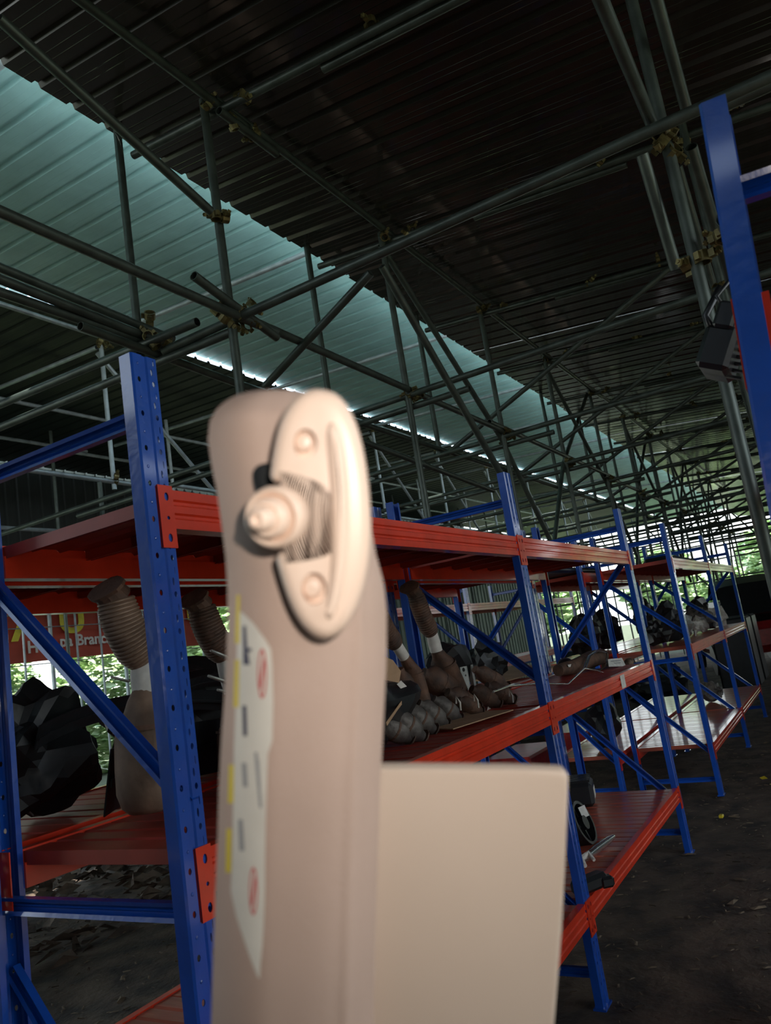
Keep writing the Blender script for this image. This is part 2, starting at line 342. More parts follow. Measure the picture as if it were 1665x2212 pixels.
def post_mesh(H):
    bm=bmesh.new(); h=PW/2
    # side + lip on the left, side + lip on the right, centre groove (lands are perforated cells)
    left=[(-h+.014,PD),(-h,PD),(-h,.004),(-h+.004,0)]; right=[(h-.004,0),(h,.004),(h,PD),(h-.014,PD)]
    mid=[(-.007,0),(-.0035,.0035),(.0035,.0035),(.007,0)]
    T=Matrix.Identity(4)
    for pl in (left,mid,right): add_prism(bm,poly_strip(pl,PT),T,H)
    lands=((-h+.004,-.007),(.007,h-.004)); pitch=.075; n=int((H-.01)/pitch); z=H-n*pitch
    for a,b in lands:
        vs=[bm.verts.new((x,0,zz)) for x,zz in ((a,0),(b,0),(b,z),(a,z))]; bm.faces.new(vs)
    for i in range(n):
        zb=z+i*pitch
        a,b=lands[0]; c=(a+b)/2
        ngon_hole(bm,a,b,zb,zb+pitch*.5,c,zb+pitch*.25,.0042,.0062,0)
        # flat with an embossed nub
        vs=[bm.verts.new((x,0,zz)) for x,zz in ((a,zb+pitch*.5),(b,zb+pitch*.5),(b,zb+pitch),(a,zb+pitch))]; bm.faces.new(vs)
        r=bmesh.ops.create_uvsphere(bm,u_segments=8,v_segments=5,radius=.0036,matrix=Matrix.Translation((c,0,zb+pitch*.72))@Matrix.Scale(.6,4,(0,1,0)))
        a,b=lands[1]; c=(a+b)/2
        ngon_hole(bm,a,b,zb,zb+pitch*.36,c,zb+pitch*.2,.0042,.0062,0)
        ngon_hole(bm,a,b,zb+pitch*.36,zb+pitch*.70,c-.003,zb+pitch*.55,.0026,.0085,0)
        ngon_hole(bm,a,b,zb+pitch*.70,zb+pitch,c+.004,zb+pitch*.84,.0014,.0085,0)
    return bmm(bm)
PM=post_mesh(2.17); PM.materials.append(M['blue'])
def channel(bm,p,q,w=.036,d=.018,side=(1,0,0)):
    """C-channel bar from p to q, wide across side"""
    p=Vector(p);q=Vector(q);L=(q-p).length; z=(q-p).normalized(); x=Vector(side).normalized(); y=z.cross(x).normalized()
    T=Matrix(((x.x,y.x,z.x,p.x),(x.y,y.y,z.y,p.y),(x.z,y.z,z.z,p.z),(0,0,0,1)))
    h=w/2; g=.002
    add_prism(bm,poly_strip([(-d/2+.004,-h*.55),(-d/2,-h),(d/2,-h),(d/2,-h*.2),(d/2-.004,0),(d/2,h*.2),(d/2,h),(-d/2,h),(-d/2+.004,h*.55)],.002),T,L)
BH=.083
def beam_mesh(L):
    bm=bmesh.new(); H=BH; d=.042
    prof=[(0,0),(0,.020),(.004,.024),(.004,.030),(0,.034),(0,.049),(.004,.053),(.004,.059),(0,.063),(0,H),(d-.012,H),(d-.012,H-.028),(d,H-.028),(d,0)]
    T=Matrix(((0,0,1,0),(1,0,0,0),(0,1,0,0),(0,0,0,1)))
    add_prism(bm,prof,T,L); return bmm(bm)
def connector_mesh(s):
    bm=bmesh.new(); w=.040
    # front plate with three holes
    for i,(z0,z1) in enumerate(((-.040,-.002),(-.002,.044),(.044,.088))):
        ngon_hole(bm,0,w,z0,z1,w*.45,(z0+z1)/2,.006 if i!=1 else .004,.009 if i!=1 else .004,-.004)
    add_box(bm,(0,-.0038,-.040),(.002,0,.088)); add_box(bm,(w-.002,-.0038,-.040),(w,0,.088)); add_box(bm,(0,-.0038,-.042),(w,0,-.039)); add_box(bm,(0,-.0038,.087),(w,0,.090))
    add_box(bm,(w-.003,-.003,-.040),(w,.045,.088))
    if s<0:
        for v in bm.verts: v.co.x=-v.co.x
    return bmm(bm)
CML,CMR=connector_mesh(1),connector_mesh(-1)
for m_ in (CML,CMR): m_.materials.append(M['orange'])
def deck_mesh(wd,L):
    bm=bmesh.new()
    prof=[(0.004,-.030),(.004,0),(wd*.30,0),(wd*.34,-.008),(wd*.38,0),(wd*.62,0),(wd*.66,-.008),(wd*.70,0),(wd-.004,0),(wd-.004,-.030),(wd-.012,-.030)]
    add_prism(bm,poly_strip(prof,-.0014),Matrix(((1,0,0,0),(0,0,1,0),(0,1,0,0),(0,0,0,1))),L); return bmm(bm)
BM_={};DM={}
def rack(label,group,xs,yf,yb,levels,rot=0.0,dmat=('deck','deck2','deck2'),braces=True,npan=8,skipfront=(),holes=True,lean=None,bays=None):
    root=empty('shelving_rack',(xs[0],yf,0),(0,0,rot),label=label,cat='rack',group=group)
    D=yb-yf; X=[x-xs[0] for x in xs]
    for i,x in enumerate(X):
        link('upright',PM,None,root,(x,0,0)); link('upright',PM,None,root,(x,D,0),(0,0,PI))
        for a,b in (((0,0),(0,0)),((0,D-PD),(0,D-PD))):
            bm=bmesh.new(); add_box(bm,(x-.045,a[1]-.008,-.004),(x+.045,a[1]+PD+.008,.004)); 
            link('foot_plate',bmm(bm),M['blue'],root)
        def br(name,p,q):
            bm=bmesh.new(); channel(bm,p,q); link(name,bmm(bm),M['blue'],root)
        y0,y1=.010,D-.010
        br('horizontal_brace',(x,y0,2.04),(x,y1,2.04)); br('horizontal_brace',(x,y0,1.06),(x,y1,1.06)); br('horizontal_brace',(x,y0,.12),(x,y1,.12))
        if i!=2: br('diagonal_brace',(x+.012,y1,1.80),(x+.012,y0,1.25)); br('diagonal_brace',(x+.012,y1,.92),(x+.012,y0,.30))
        else: br('diagonal_brace',(x+.012,y0,1.86),(x+.012,y1,1.25)); br('diagonal_brace',(x+.012,y1,.90),(x+.012,y0,.28))
    for i in range(len(X)-1):
        L=X[i+1]-X[i]-PW; k=round(L,3)
        if k not in BM_:
            BM_[k]=beam_mesh(L); BM_[k].materials.append(M['orange'])
        dk=(round(k,3),round(D,3),npan)
        for li,z in enumerate(levels):
            for back in (0,1):
                b=link('beam',BM_[k],None,root,(X[i]+PW/2,0,z-BH) if not back else (X[i+1]-PW/2,D,z-BH),(0,0,PI if back else 0))
                link('connector',CMR,None,b,(0,0,0)); link('connector',CML,None,b,(L,0,0))
            wd=L/npan
            for p in range(npan):
                kk=(dk,dmat[li])
                if kk not in DM: DM[kk]=deck_mesh(wd,D-.064); DM[kk].materials.append(M[dmat[li]])
                link('deck_panel',DM[kk],None,root,(X[i]+PW/2+p*wd,.032,z-.004))
    return root
LV=(1.88,1.168,.388)
r1=rack('nearest blue and orange two-bay shelving rack, exhaust parts on its middle shelf',None,[1.122,3.19,5.19],1.150,1.765,LV,dmat=('deck','deck','deck2'))
r3=rack('blue and orange rack standing back to back behind the nearest rack',None,[1.122,3.19,5.19],1.83,2.445,LV,dmat=('deck','deck','deck2'))
r2=rack('blue and orange two-bay rack beyond the gap, bleached pale shelf front',None,[6.68,8.72,10.72],1.150,1.78,LV)
r2b=rack('blue and orange rack back to back behind the far rack',None,[6.45,8.49,10.49],1.84,2.40,LV)
r4=rack('distant rack with sunlit orange beams across the second aisle',None,[6.2,8.2,10.2,12.2],3.70,4.26,LV)
r5=rack('blue rack at the right picture edge, black part hanging from it',None,[1.165,3.2],-.545,.024,LV)
r5.rotation_euler=(.065,0,0)   # the rack leans away from the aisle
r5.location=(1.165,-.403,-.03)
# price label on a beam
o=boxobj('paper_sticker',(0,-.002,0),(.09,0,.07),M['tape'],r1); o.location=(4.35-1.122,-.001,1.090)

# ================================================================= THINGS ON THE SHELVES
Z2=1.168; Z1=.388
def lathe_pts(bm,prof,T,n=16):
    rings=[]
    for r,z in prof: rings.append([bm.verts.new(T@Vector((r*math.cos(2*PI*i/n),r*math.sin(2*PI*i/n),z))) for i in range(n)])
    for a,b in zip(rings,rings[1:]):
        for i in range(n): bm.faces.new((a[i],a[(i+1)%n],b[(i+1)%n],b[i]))
    bm.faces.new(rings[0]); bm.faces.new(rings[-1])
def exhaust(label,pts,rc,rf,m='rust2',mf='rust',group=None):
    """pts: base, shoulder, neck, flex start, flex end, flange end"""
    pts=[Vector(p) for p in pts]; base=pts[0]
    root=empty('exhaust_section',base,label=label,cat='exhaust pipe',group=group)
    P=[p-base for p in pts]
    bm=bmesh.new(); a,b,c=P[0],P[1],P[2]
    cs=[];rs=[]
    for t,k in ((0,.55),(.06,.8),(.2,.97),(.45,1.0),(.75,.98),(.92,.85),(1,.62)): cs.append(a.lerp(b,t)); rs.append((rc*k,rc*k*.72))
    for t,k in ((.35,.5),(1,.40)): cs.append(b.lerp(c,t)); rs.append((rc*k,rc*k))
    add_path(bm,cs,rs,18); link('catalyst_can',bmm(bm,True,.9),M[m],root)
    bm=bmesh.new(); add_path(bm,[a.lerp(b,.82),a.lerp(b,.87)],[(rc*1.0,rc*.76)]*2,18); link('seam_band',bmm(bm,True,.9),M[mf],root)
    bm=bmesh.new(); add_path(bm,[c.lerp(P[3],-.05),c.lerp(P[3],.5),P[3]],[rc*.44,rc*.45,rf*.62],14); link('paper_wrap',bmm(bm,True,.9),M['tape'],root)
    bm=bmesh.new(); cs=[];rs=[]; N=18; bend=(P[4]-P[3]).cross(Vector((0,1,0))).normalized()*.012
    for i in range(N*3+1):
        t=i/(N*3); cs.append(P[3].lerp(P[4],t)+bend*math.sin(t*PI)); ph=i%3
        rs.append(rf*(1.0 if ph else .93)*(.78+.22*min(1,t*6))*(1-.1*max(0,t*5-4)))
    add_path(bm,cs,rs,18); link('flexible_bellows',bmm(bm,True,.5),M['rust2' if m=='rust2' else 'rust'],root)
    bm=bmesh.new(); d=(P[5]-P[4]); add_path(bm,[P[4],P[4]+d*.5,P[4]+d*.5,P[5]],[rf*.85,rf*.8,rf*.8,rf*.75],14)
    T=Matrix.Translation(P[5])@frame_to(d); fl=[(rf*.95*math.cos(a_)+(.010 if abs(math.cos(a_))>.8 else 0)*math.copysign(1,math.cos(a_)),rf*.85*math.sin(a_)) for a_ in [2*PI*i/14 for i in range(14)]]
    add_prism(bm,fl,T,.008); link('flange',bmm(bm,False),M['rust'],root)
    return root
def line(*uvY): return [at(u,v,Y=Y) for u,v,Y in uvY]
def setz(p,z): p=Vector(p); p.z=z; return p
b=at(312,1730,Y=1.52); 
exhaust('large exhaust section with tan catalyst can and bellows, behind the perforated blue post',[setz(b,Z2+.03)]+line((305,1540,1.52),(316,1492,1.52),(310,1425,1.52),(250,1295,1.52),(232,1275,1.52)),.078,.050)
b=at(520,1700,Y=1.60)
exhaust('exhaust section with brown bellows half hidden behind the beige visor',[setz(b,Z2+.03)]+line((512,1560,1.6),(505,1490,1.6),(485,1415,1.6),(435,1312,1.6),(420,1295,1.6)),.07,.045,'rust','rust')
b=at(985,1470,Y=1.58)
exhaust('exhaust section with dark bellows and white paper wrap leaning right of the visor',[setz(b,Z2+.05)]+line((950,1420,1.58),(942,1405,1.58),(932,1368,1.58),(898,1285,1.58),(885,1270,1.58)),.062,.040,'rust','rust')
b=at(905,1490,Y=1.50)
exhaust('exhaust section with white wrapped neck leaning towards the visor edge',[setz(b,Z2+.04)]+line((885,1440,1.5),(872,1418,1.5),(855,1392,1.5),(815,1320,1.5),(800,1300,1.5)),.05,.038,'rust','rust')
# short catalyst cans lying in a row
def can(label,p,d,r,L,m='castgrey',name='catalyst_can',cat='car part',group=None,tagp=False):
    p=Vector(p); d=Vector(d).normalized(); root=empty(name,p,label=label,cat=cat,group=group); T=frame_to(d)
    bm=bmesh.new(); lathe_pts(bm,[(r*.45,-L*.62),(r*.5,-L*.5),(r*.95,-L*.36),(r,-L*.25),(r,L*.2),(r*.93,L*.34),(r*.6,L*.47),(r*.5,L*.6)],T,14)
    link('shell',bmm(bm,True,.9),M[m],root)
    bm=bmesh.new(); lathe_pts(bm,[(r*.5,L*.6),(r*.78,L*.6),(r*.78,L*.64),(r*.5,L*.64)],T,10); lathe_pts(bm,[(r*1.03,-.004),(r*1.03,.004)],T,14); link('flange',bmm(bm),M['rust'],root)
    if tagp:
        o=boxobj('paper_tag',(-.018,-.001,-.03),(.018,.001,.03),M['tape'],root); o.location=T@Vector((0,-r*1.0,L*.3)); o.rotation_euler=(.3,.5,.2)
    return root
cans=[(880,1590,1.38,.042,.13,'dull grey catalyst can at the front of the pile, beside the visor edge'),
 (906,1560,1.42,.040,.12,'second dull grey can of the row beside the visor'),(934,1552,1.44,.040,.12,'third can of the row, papers lying against it'),
 (966,1548,1.46,.038,.12,'fourth can of the row, next to white cable ties'),(1000,1520,1.50,.044,.14,'dark round can in the middle of the shelf pile'),
 (1020,1553,1.42,.030,.10,'small dark can lying low before the pile'),(1050,1520,1.46,.040,.13,'dark can with torn paper on top right of the pile'),
 (1085,1530,1.42,.040,.13,'rightmost dark can of the pile on the middle shelf'),(845,1490,1.46,.048,.15,'brown curved can half behind the visor edge'),
 (880,1495,1.52,.042,.16,'brown long can standing over the row of grey cans'),(950,1475,1.60,.060,.16,'large brown canister in the back of the pile'),
 (1060,1465,1.62,.042,.18,'dark muffler lying at the back right of the pile'),(845,1545,1.40,.04,.12,'pale grey can lowest beside the visor')]
for i,(u,v,Y,r,L,lab) in enumerate(cans):
    p=at(u,v,Y=Y); d=(.5,-.25,-.5 if i<4 else -.35) if i not in (9,) else (.4,0,-1)
    low=r+.002
    if v>1515: p.z=Z2+r*1.15+.01
    can(lab,p,d,r,L,'castgrey' if i<4 or i==12 else ('rust' if i%2 else 'rust2' if i==9 else 'rust'),tagp=(i in (4,6)))
# cardboard pieces, papers, cable ties
def sheetobj(name,label,cat,pts,m,th=.003,group=None):
    pts=[Vector(p) for p in pts]; n=(pts[1]-pts[0]).cross(pts[2]-pts[0]).normalized(); bm=bmesh.new()
    a=[bm.verts.new(p-pts[0]) for p in pts]; b=[bm.verts.new(p-pts[0]+n*th) for p in pts]; bm.faces.new(a); bm.faces.new(b); k=len(pts)
    for i in range(k): bm.faces.new((a[i],a[(i+1)%k],b[(i+1)%k],b[i]))
    o=link(name,bmm(bm),M[m]); o.location=pts[0]; tag(o,label,cat,group); return o
sheetobj('cardboard','brown cardboard flap standing beside the visor edge','cardboard',line((828,1418,1.34),(850,1428,1.34),(866,1450,1.36),(862,1475,1.36),(828,1468,1.34)),'card',.004)
sheetobj('cardboard','long torn strip of cardboard lying across the cans','cardboard',line((834,1560,1.33),(890,1482,1.38),(896,1485,1.38),(858,1535,1.35),(836,1568,1.33)),'card')
sheetobj('paper_tag','small white paper tag on the brown curved can','tag',line((857,1478,1.38),(866,1470,1.38),(880,1484,1.38),(872,1494,1.38)),'tape',.001)
sheetobj('cardboard','flat cardboard sheet under the row of grey cans','cardboard',[(2.56,1.30,Z2+.006),(3.0,1.24,Z2+.006),(3.12,1.5,Z2+.006),(2.7,1.55,Z2+.006)],'card',.004)
for u,v in ((985,1520),(1024,1515),(1100,1505)):
    p=at(u,v,Y=1.36); bm=bmesh.new(); add_path(bm,[Vector((0,0,0)),Vector((.01,0,.03)),Vector((.035,0,.0)),Vector((.03,.0,-.03))],.004,6); o=link('cable_tie',bmm(bm,True),M['tape'],None,p)
    tag(o,{985:'white cable tie curled beside the row of grey cans',1024:'white cable tie hooked on the dark middle can',1100:'pair of pale ties at the right end of the pile'}[u],'cable tie')
# perforated bracket plates on the rack behind
for k,(u,lab) in enumerate(((1003,'left perforated zinc bracket plate standing behind the can pile'),(1022,'right perforated zinc bracket plate beside its twin'))):
    p=at(u,1457,Y=1.95); p.z=Z2+.03; root=empty('bracket_plate',p,(0,0,-.35 if k==0 else .25),label=lab,cat='bracket')
    bm=bmesh.new(); Wd=.052;Hh=.135
    for c in range(4): ngon_hole(bm,-Wd/2,Wd/2,c*Hh/4,(c+1)*Hh/4,(-.01 if c%2 else .008) if c<3 else 0,(c+.5)*Hh/4,.006 if c<3 else .012,.006 if c<3 else .012,0,n=10,th=.003)
    link('plate',bmm(bm),M['plate'],root); boxobj('flange_edge',(Wd/2,-.002,0),(Wd/2+.003,.03,Hh),M['plate'],root)
# tan tray / mats on the back shelf
sheetobj('cardboard','flat sunlit cardboard sheet on the rear middle shelf','cardboard',[(4.7,1.98,Z2+.01),(5.75,1.95,Z2+.01),(5.8,2.3,Z2+.06),(4.8,2.3,Z2+.05)],'card',.006)
# exhaust manifold pipes, heat shield and wire rod on bay two
bm=bmesh.new(); pts=line((1065,1495,1.35),(1100,1482,1.37),(1160,1477,1.38),(1226,1478,1.33),(1262,1444,1.36),(1290,1449,1.35),(1306,1455,1.33)); base=pts[0]
add_path(bm,[p-base for p in pts],.005,8); o=link('bent_rod',bmm(bm,True,1),M['chrome'],None,base); tag(o,'long bent silver rod lying along the middle shelf','rod')
bm=bmesh.new(); pts=line((1075,1490,1.42),(1110,1478,1.42),(1160,1480,1.42)); add_path(bm,[p-pts[0] for p in pts],[(.012,.004)]*3,8); o=link('trim_strip',bmm(bm,True,1),M['chrome'],None,pts[0]); tag(o,'bright metal trim strip behind the blue post','trim')
root=empty('curved_tailpipe',at(1260,1440,Y=1.5),label='dark curved pipe with a bright metal rim on the middle shelf',cat='exhaust pipe'); base=root.location.copy()
bm=bmesh.new(); pts=line((1205,1448,1.55),(1240,1440,1.52),(1275,1425,1.50),(1300,1418,1.48),(1312,1432,1.47),(1308,1452,1.46)); add_path(bm,[p-base for p in pts],[.035,.045,.055,.05,.04,.03],12); link('pipe',bmm(bm,True,1),M['rust'],root)
bm=bmesh.new(); pts=line((1262,1445,1.44),(1272,1418,1.44),(1290,1406,1.44),(1308,1410,1.44),(1312,1440,1.42),(1285,1455,1.42)); add_path(bm,[p-base for p in pts],[(.012,.006)]*6,8); link('rim',bmm(bm,True,1),M['chrome'],root)
can('black round part behind the second bay post on the middle shelf',at(1222,1440,Y=1.62),(1,.3,.1),.055,.12,'black')
sheetobj('paper_tag','small white tag on the black round part','tag',line((1226,1436,1.5),(1243,1433,1.5),(1244,1439,1.5),(1228,1441,1.5)),'tape',.001)
sheetobj('label_card','white printed label card standing near the shelf end','label',line((1313,1424,1.35),(1343,1421,1.32),(1352,1439,1.30),(1315,1440,1.33)),'tape',.002)
lc=bpy.data.objects['label_card']
for k in range(2):
    o=sheetobj('print_line','x','x',line((1319,1427+5*k,1.338),(1340,1425.5+5*k,1.312),(1340.5,1427.5+5*k,1.312),(1319.5,1429+5*k,1.336)),'greyink',.0005)
    o.location=Vector(o.location)-Vector(lc.location); o.parent=lc; del o['label']; del o['category']
can('brown end piece beside the white label card',at(1358,1432,Y=1.34),(1,0,.1),.03,.08,'rust2')
# lower shelf of bay two : lamps, shroud, bars
root=empty('lamp_unit',at(1252,1735,Z=Z1+.0),label='black box shaped car lamp with white label on the low shelf',cat='car lamp'); base=root.location.copy()
bm=bmesh.new(); add_box(bm,(-.14,-.10,0),(.10,.10,.14),Matrix.Rotation(.25,4,'Z'),.02)
for k in range(7): add_box(bm,(-.12+k*.032,-.09,.14),(-.11+k*.032,.09,.155),Matrix.Rotation(.25,4,'Z'))
link('housing',bmm(bm),M['black'],root)
T=Matrix.Rotation(.25,4,'Z'); o=boxobj('white_label',(-.05,-.103,.03),(.06,-.1005,.09),M['tape'],root,T=T)
root=empty('fan_shroud',at(1268,1818,Z=Z1+.0)+Vector((0,.02,0)),label='round black fan shroud with white label on the low shelf',cat='car part')
bm=bmesh.new(); T=Matrix.Translation((0,0,.085))@Matrix.Rotation(1.25,4,'X'); lathe_pts(bm,[(.105,-.03),(.11,-.03),(.11,.03),(.105,.03),(.095,.03),(.095,-.03)],T,22)
for a in range(4): add_box(bm,(-.006,0,-.012),(.006,.098,.012),T@Matrix.Rotation(a*PI/2+.1,4,'Z'))
lathe_pts(bm,[(.035,-.03),(.035,.035)],T,14); link('ring',bmm(bm),M['black'],root)
boxobj('white_label',(-.01,.02,.031),(.085,.075,.033),M['tape'],root,T=T@Matrix.Rotation(-.1,4,'Z'))
bm=bmesh.new(); pts=line((1252,1856,1.30),(1290,1858,1.28),(1320,1855,1.26),(1334,1851,1.25)); pts=[setz(p,Z1+.025) for p in pts]; add_path(bm,[p-pts[0] for p in pts],[.015,.020,.018,.010],10); o=link('silver_bar',bmm(bm,True,1),M['chrome'],None,pts[0]); tag(o,'thick silver metal bar lying on the low shelf edge','bar')
bm=bmesh.new(); add_box(bm,(-.10,-.035,0),(.07,.035,.06),Matrix.Rotation(-.5,4,'Z'),.015); add_box(bm,(.03,-.03,.0),(.09,.02,.045),Matrix.Rotation(-.9,4,'Z'),.01); o=link('black_bracket',bmm(bm),M['black'],None,setz(at(1278,1905,Z=Z1+.03),Z1)); tag(o,'black plastic bracket at the front edge of the low shelf','car part')
bm=bmesh.new(); pts=[(0,0,0),(.04,.03,.015),(.08,.0,.03),(.05,-.03,.01)]; add_path(bm,pts,[.01,.018,.014,.008],8); o=link('crumpled_foil',bmm(bm),M['tape'],None,setz(at(1265,1878,Z=Z1),Z1+.015)); tag(o,'crumpled pale wrapper on the low shelf','wrapper')
# black bumper covers and sheets on the left
def blob(name,label,cat,c,size,m,seed,amp=.25,sub=4,kind=None):
    rr=random.Random(seed); bm=bmesh.new(); bmesh.ops.create_icosphere(bm,subdivisions=sub,radius=1)
    dirs=[(Vector((rr.uniform(-1,1),rr.uniform(-1,1),rr.uniform(-1,1))).normalized(),rr.uniform(.3,1)*amp,rr.uniform(2,7),rr.uniform(0,6)) for _ in range(9)]
    for v in bm.verts:
        n=v.co.copy(); k=1.05-sum(a*(abs(math.sin(f*.7*n.dot(d)+p))-.5) for d,a,f,p in dirs)*.42
        v.co=Vector((n.x*size[0]*k,n.y*size[1]*k,max(-.93,n.z*k)*size[2]))
    o=link(name,bmm(bm,True,.28),M[m],None,c); tag(o,label,cat,kind=kind); return o
blob('bumper_cover','black crumpled bumper cover filling the shelf behind the left blue brace','car part',(2.12,2.12,Z2+.20),(.40,.16,.21),'bag',3,.5)
blob('bumper_cover','black bumper cover under the exhaust section at far left','car part',(1.46,2.12,Z2+.19),(.24,.16,.20),'bag',5,.5)
blob('bumper_cover','black moulded cover between the two near exhaust sections','car part',(2.25,1.46,Z2+.135),(.28,.10,.14),'black',8,.45)
blob('wheel_arch_liner','black wheel arch liner behind the visor on the middle shelf','car part',(2.75,2.12,Z2+.155),(.2,.15,.16),'bag',11,.5)
blob('gearbox_casing','dark greasy casing at the left end of the middle shelf','car part',(1.75,1.42,Z2+.10),(.11,.10,.11),'rust',13,.5)
blob('gearbox_casing','brown greasy casing low behind the perforated post','car part',(1.95,1.35,Z2+.08),(.10,.08,.09),'rust',14,.5)
for k,(u,v,s) in enumerate(((240,1462,.25),(455,1405,.2),(470,1490,.28),(450,1460,.22))):
    bm=bmesh.new(); p=at(u,v,Y=1.92 if k==0 else 1.45); add_path(bm,[Vector((0,0,0)),Vector((s*.25,0,-.02)),Vector((s*.5,0,-.05*(k%2)))],[(.004,.004),(.010,.004),(.003,.003)],6)
    o=link('trim_piece',bmm(bm,True),M['plate'],None,p); tag(o,('thin grey trim lying on the black bumper cover','short grey clip piece beside the second exhaust','pale moulding edge behind the perforated post','bent dark trim piece above the pale moulding')[k],'trim')
def strip(lab,p,L,hgt,curve,rz,tilt=.2):
    bm=bmesh.new(); N=14; pts=[]
    for i in range(N+1):
        t=i/N-.5; pts.append((t*L,curve*(1-4*t*t)))
    prof=poly_strip(pts,.004); add_prism(bm,prof,Matrix.Identity(4),hgt); add_prism(bm,poly_strip([(a,b-.012) for a,b in pts],.004),Matrix.Translation((0,0,hgt*.45)),hgt*.12)
    o=link('bumper_strip',bmm(bm),M['black'],None,p,(tilt,0,rz)); tag(o,lab,'car part'); return o
strip('long curved black bumper strip in front of the crumpled cover, far left',(1.62,1.80-.13,Z2+.03),.62,.16,.06,.12,.25)
strip('curved black strip standing above the first strip, far left',(1.72,1.93,Z2+.20),.7,.07,.09,-.1,.5)
strip('narrow black strip lying across the cover behind the big exhaust',(2.0,1.9,Z2+.26),.5,.05,.05,.2,.7)
strip('black bumper strip right of the big exhaust section',(2.42,1.66,Z2+.10),.5,.14,.07,.15,.3)
strip('black strip behind the cans, under the leaning exhausts',(3.6,1.98,Z2+.02),.8,.13,.08,.05,.2)
# bottom shelf / floor items on the left
o=boxobj('steel_channel',(0,0,0),(.62,.055,.05),M['castgrey'],bev=.004); o.location=(1.42,1.66,Z1+.004); o.rotation_euler=(0,0,.25); tag(o,'grey steel channel lying on the low shelf at bottom left','steel bar')
bm=bmesh.new(); 
for k in range(2): add_path(bm,[Vector((k*.05,0,0)),Vector((k*.05+.02,.02,.12)),Vector((k*.05+.0,.05,.2))],.008,6)
o=link('hook_bracket',bmm(bm,True),M['plate'],None,(2.2,1.62,Z1+.02)); tag(o,'pair of pale hooks standing on the low shelf at bottom left','hook')
# black part hanging at the right rack
def hang(label,u,v,X,size,seed,m='black'):
    p=at(u,v,X=X); rr=random.Random(seed); root=empty('hanging_bracket',p,label=label,cat='car part'); bm=bmesh.new()
    add_box(bm,(-size,-size*.5,-size*.7),(size,size*.5,size*.7),Matrix.Rotation(.5,4,'X'),size*.15)
    for k in range(6): add_box(bm,(-size*.1,-size*.85,-size*.7+k*size*.22),(size*.1,size*.2,-size*.62+k*size*.22),Matrix.Rotation(.5,4,'X'))
    link('body',bmm(bm),M[m],root)
    bm=bmesh.new(); add_path(bm,[Vector((0,0,size*.6)),Vector((0,.01,size*1.4)),Vector((.0,-.03,size*2.2))],size*.12,8); link('stalk',bmm(bm,True),M[m],root)
hang('large black clamp shaped part sticking out beside the right blue post',1556,765,1.65,.062,1)
hang('smaller black part above the clamp shaped one beside the right post',1572,690,1.62,.038,2)
# ================================================================= FAR RACK CONTENTS
rr=random.Random(21)
far=[('engine_block','dark engine block on the far rack middle shelf'),('grille','black grille leaning on the far rack'),('radiator','dark radiator on the far rack middle shelf')]
k=0
for (x,y,z,s,lab,m) in ((7.2,1.45,Z2,.16,'dark engine part left on the far rack middle shelf','black'),(7.7,1.5,Z2,.20,'black car grille lump behind the far rack post','black'),
    (8.1,1.45,Z2,.14,'pale grey bent cover on the far rack middle shelf','plate'),(9.2,1.45,Z2,.15,'grey metal part on the last bay middle shelf','castgrey'),(9.7,1.5,Z2,.2,'dark rounded part on the last bay middle shelf','black'),
    (10.2,1.4,Z2,.13,'white crumpled part near the far end of the shelf','tape'),(8.9,1.4,Z2,.09,'small pale part next to the last bay post','tape'),
    (7.1,2.12,Z2,.2,'large dark heap on the rear far rack','bag'),(7.95,2.14,Z2,.21,'black heap with pale top on the rear far rack','bag'),(9.6,2.1,Z2,.24,'black heap at the end of the rear far rack','bag'),
    (9.4,1.5,Z1,.13,'grey coiled part standing on the far low shelf','castgrey'),(6.9,2.05,Z1,.2,'dark lump on the rear far low shelf','black'),
    (4.2,2.1,Z2,.17,'dark part on the rear rack middle shelf','black'),(4.9,2.15,Z2,.15,'black round part on the rear rack middle shelf','bag')):
    k+=1; blob('car_part',lab,'car part',(x,y,z+s*.93+.002),(s*1.1,min(.15,s),s),m,30+k,.6,3)
for i,(x,y,z,lab) in enumerate(((7.45,1.3,Z2+.01,'white label on the far rack shelf beside the dark engine part'),(7.9,1.3,Z2+.01,'white paper square on the far rack shelf edge'),(8.95,1.35,Z2+.2,'white plate on the last bay shelf'))):
    o=boxobj('paper_label',(0,0,0),(.11,.004,.06),M['tape']); o.location=(x,y,z); o.rotation_euler=(.2,0,.1*i); tag(o,lab,'label')
o=boxobj('roof_spoiler',(0,0,0),(1.5,.3,.10),M['black'],bev=.04); o.location=(7.9,1.35,1.885); tag(o,'long black spoiler lying on top of the far rack','car part')
o=boxobj('roof_lining',(0,0,0),(1.9,.42,.05),M['bag'],bev=.02); o.location=(5.3,1.88,1.885); tag(o,'flat black lining sheet on top of the rear rack','car part')
o=boxobj('plastic_crate',(0,0,0),(.9,.5,.30),M['redbody'],bev=.02); o.location=(7.2,2.9,0); tag(o,'red plastic crate on the ground behind the far rack','crate')
o=boxobj('plastic_crate',(0,0,0),(.9,.5,.30),M['redbody'],bev=.02); o.location=(8.6,2.75,0); tag(o,'second red crate behind the last far bay','crate')
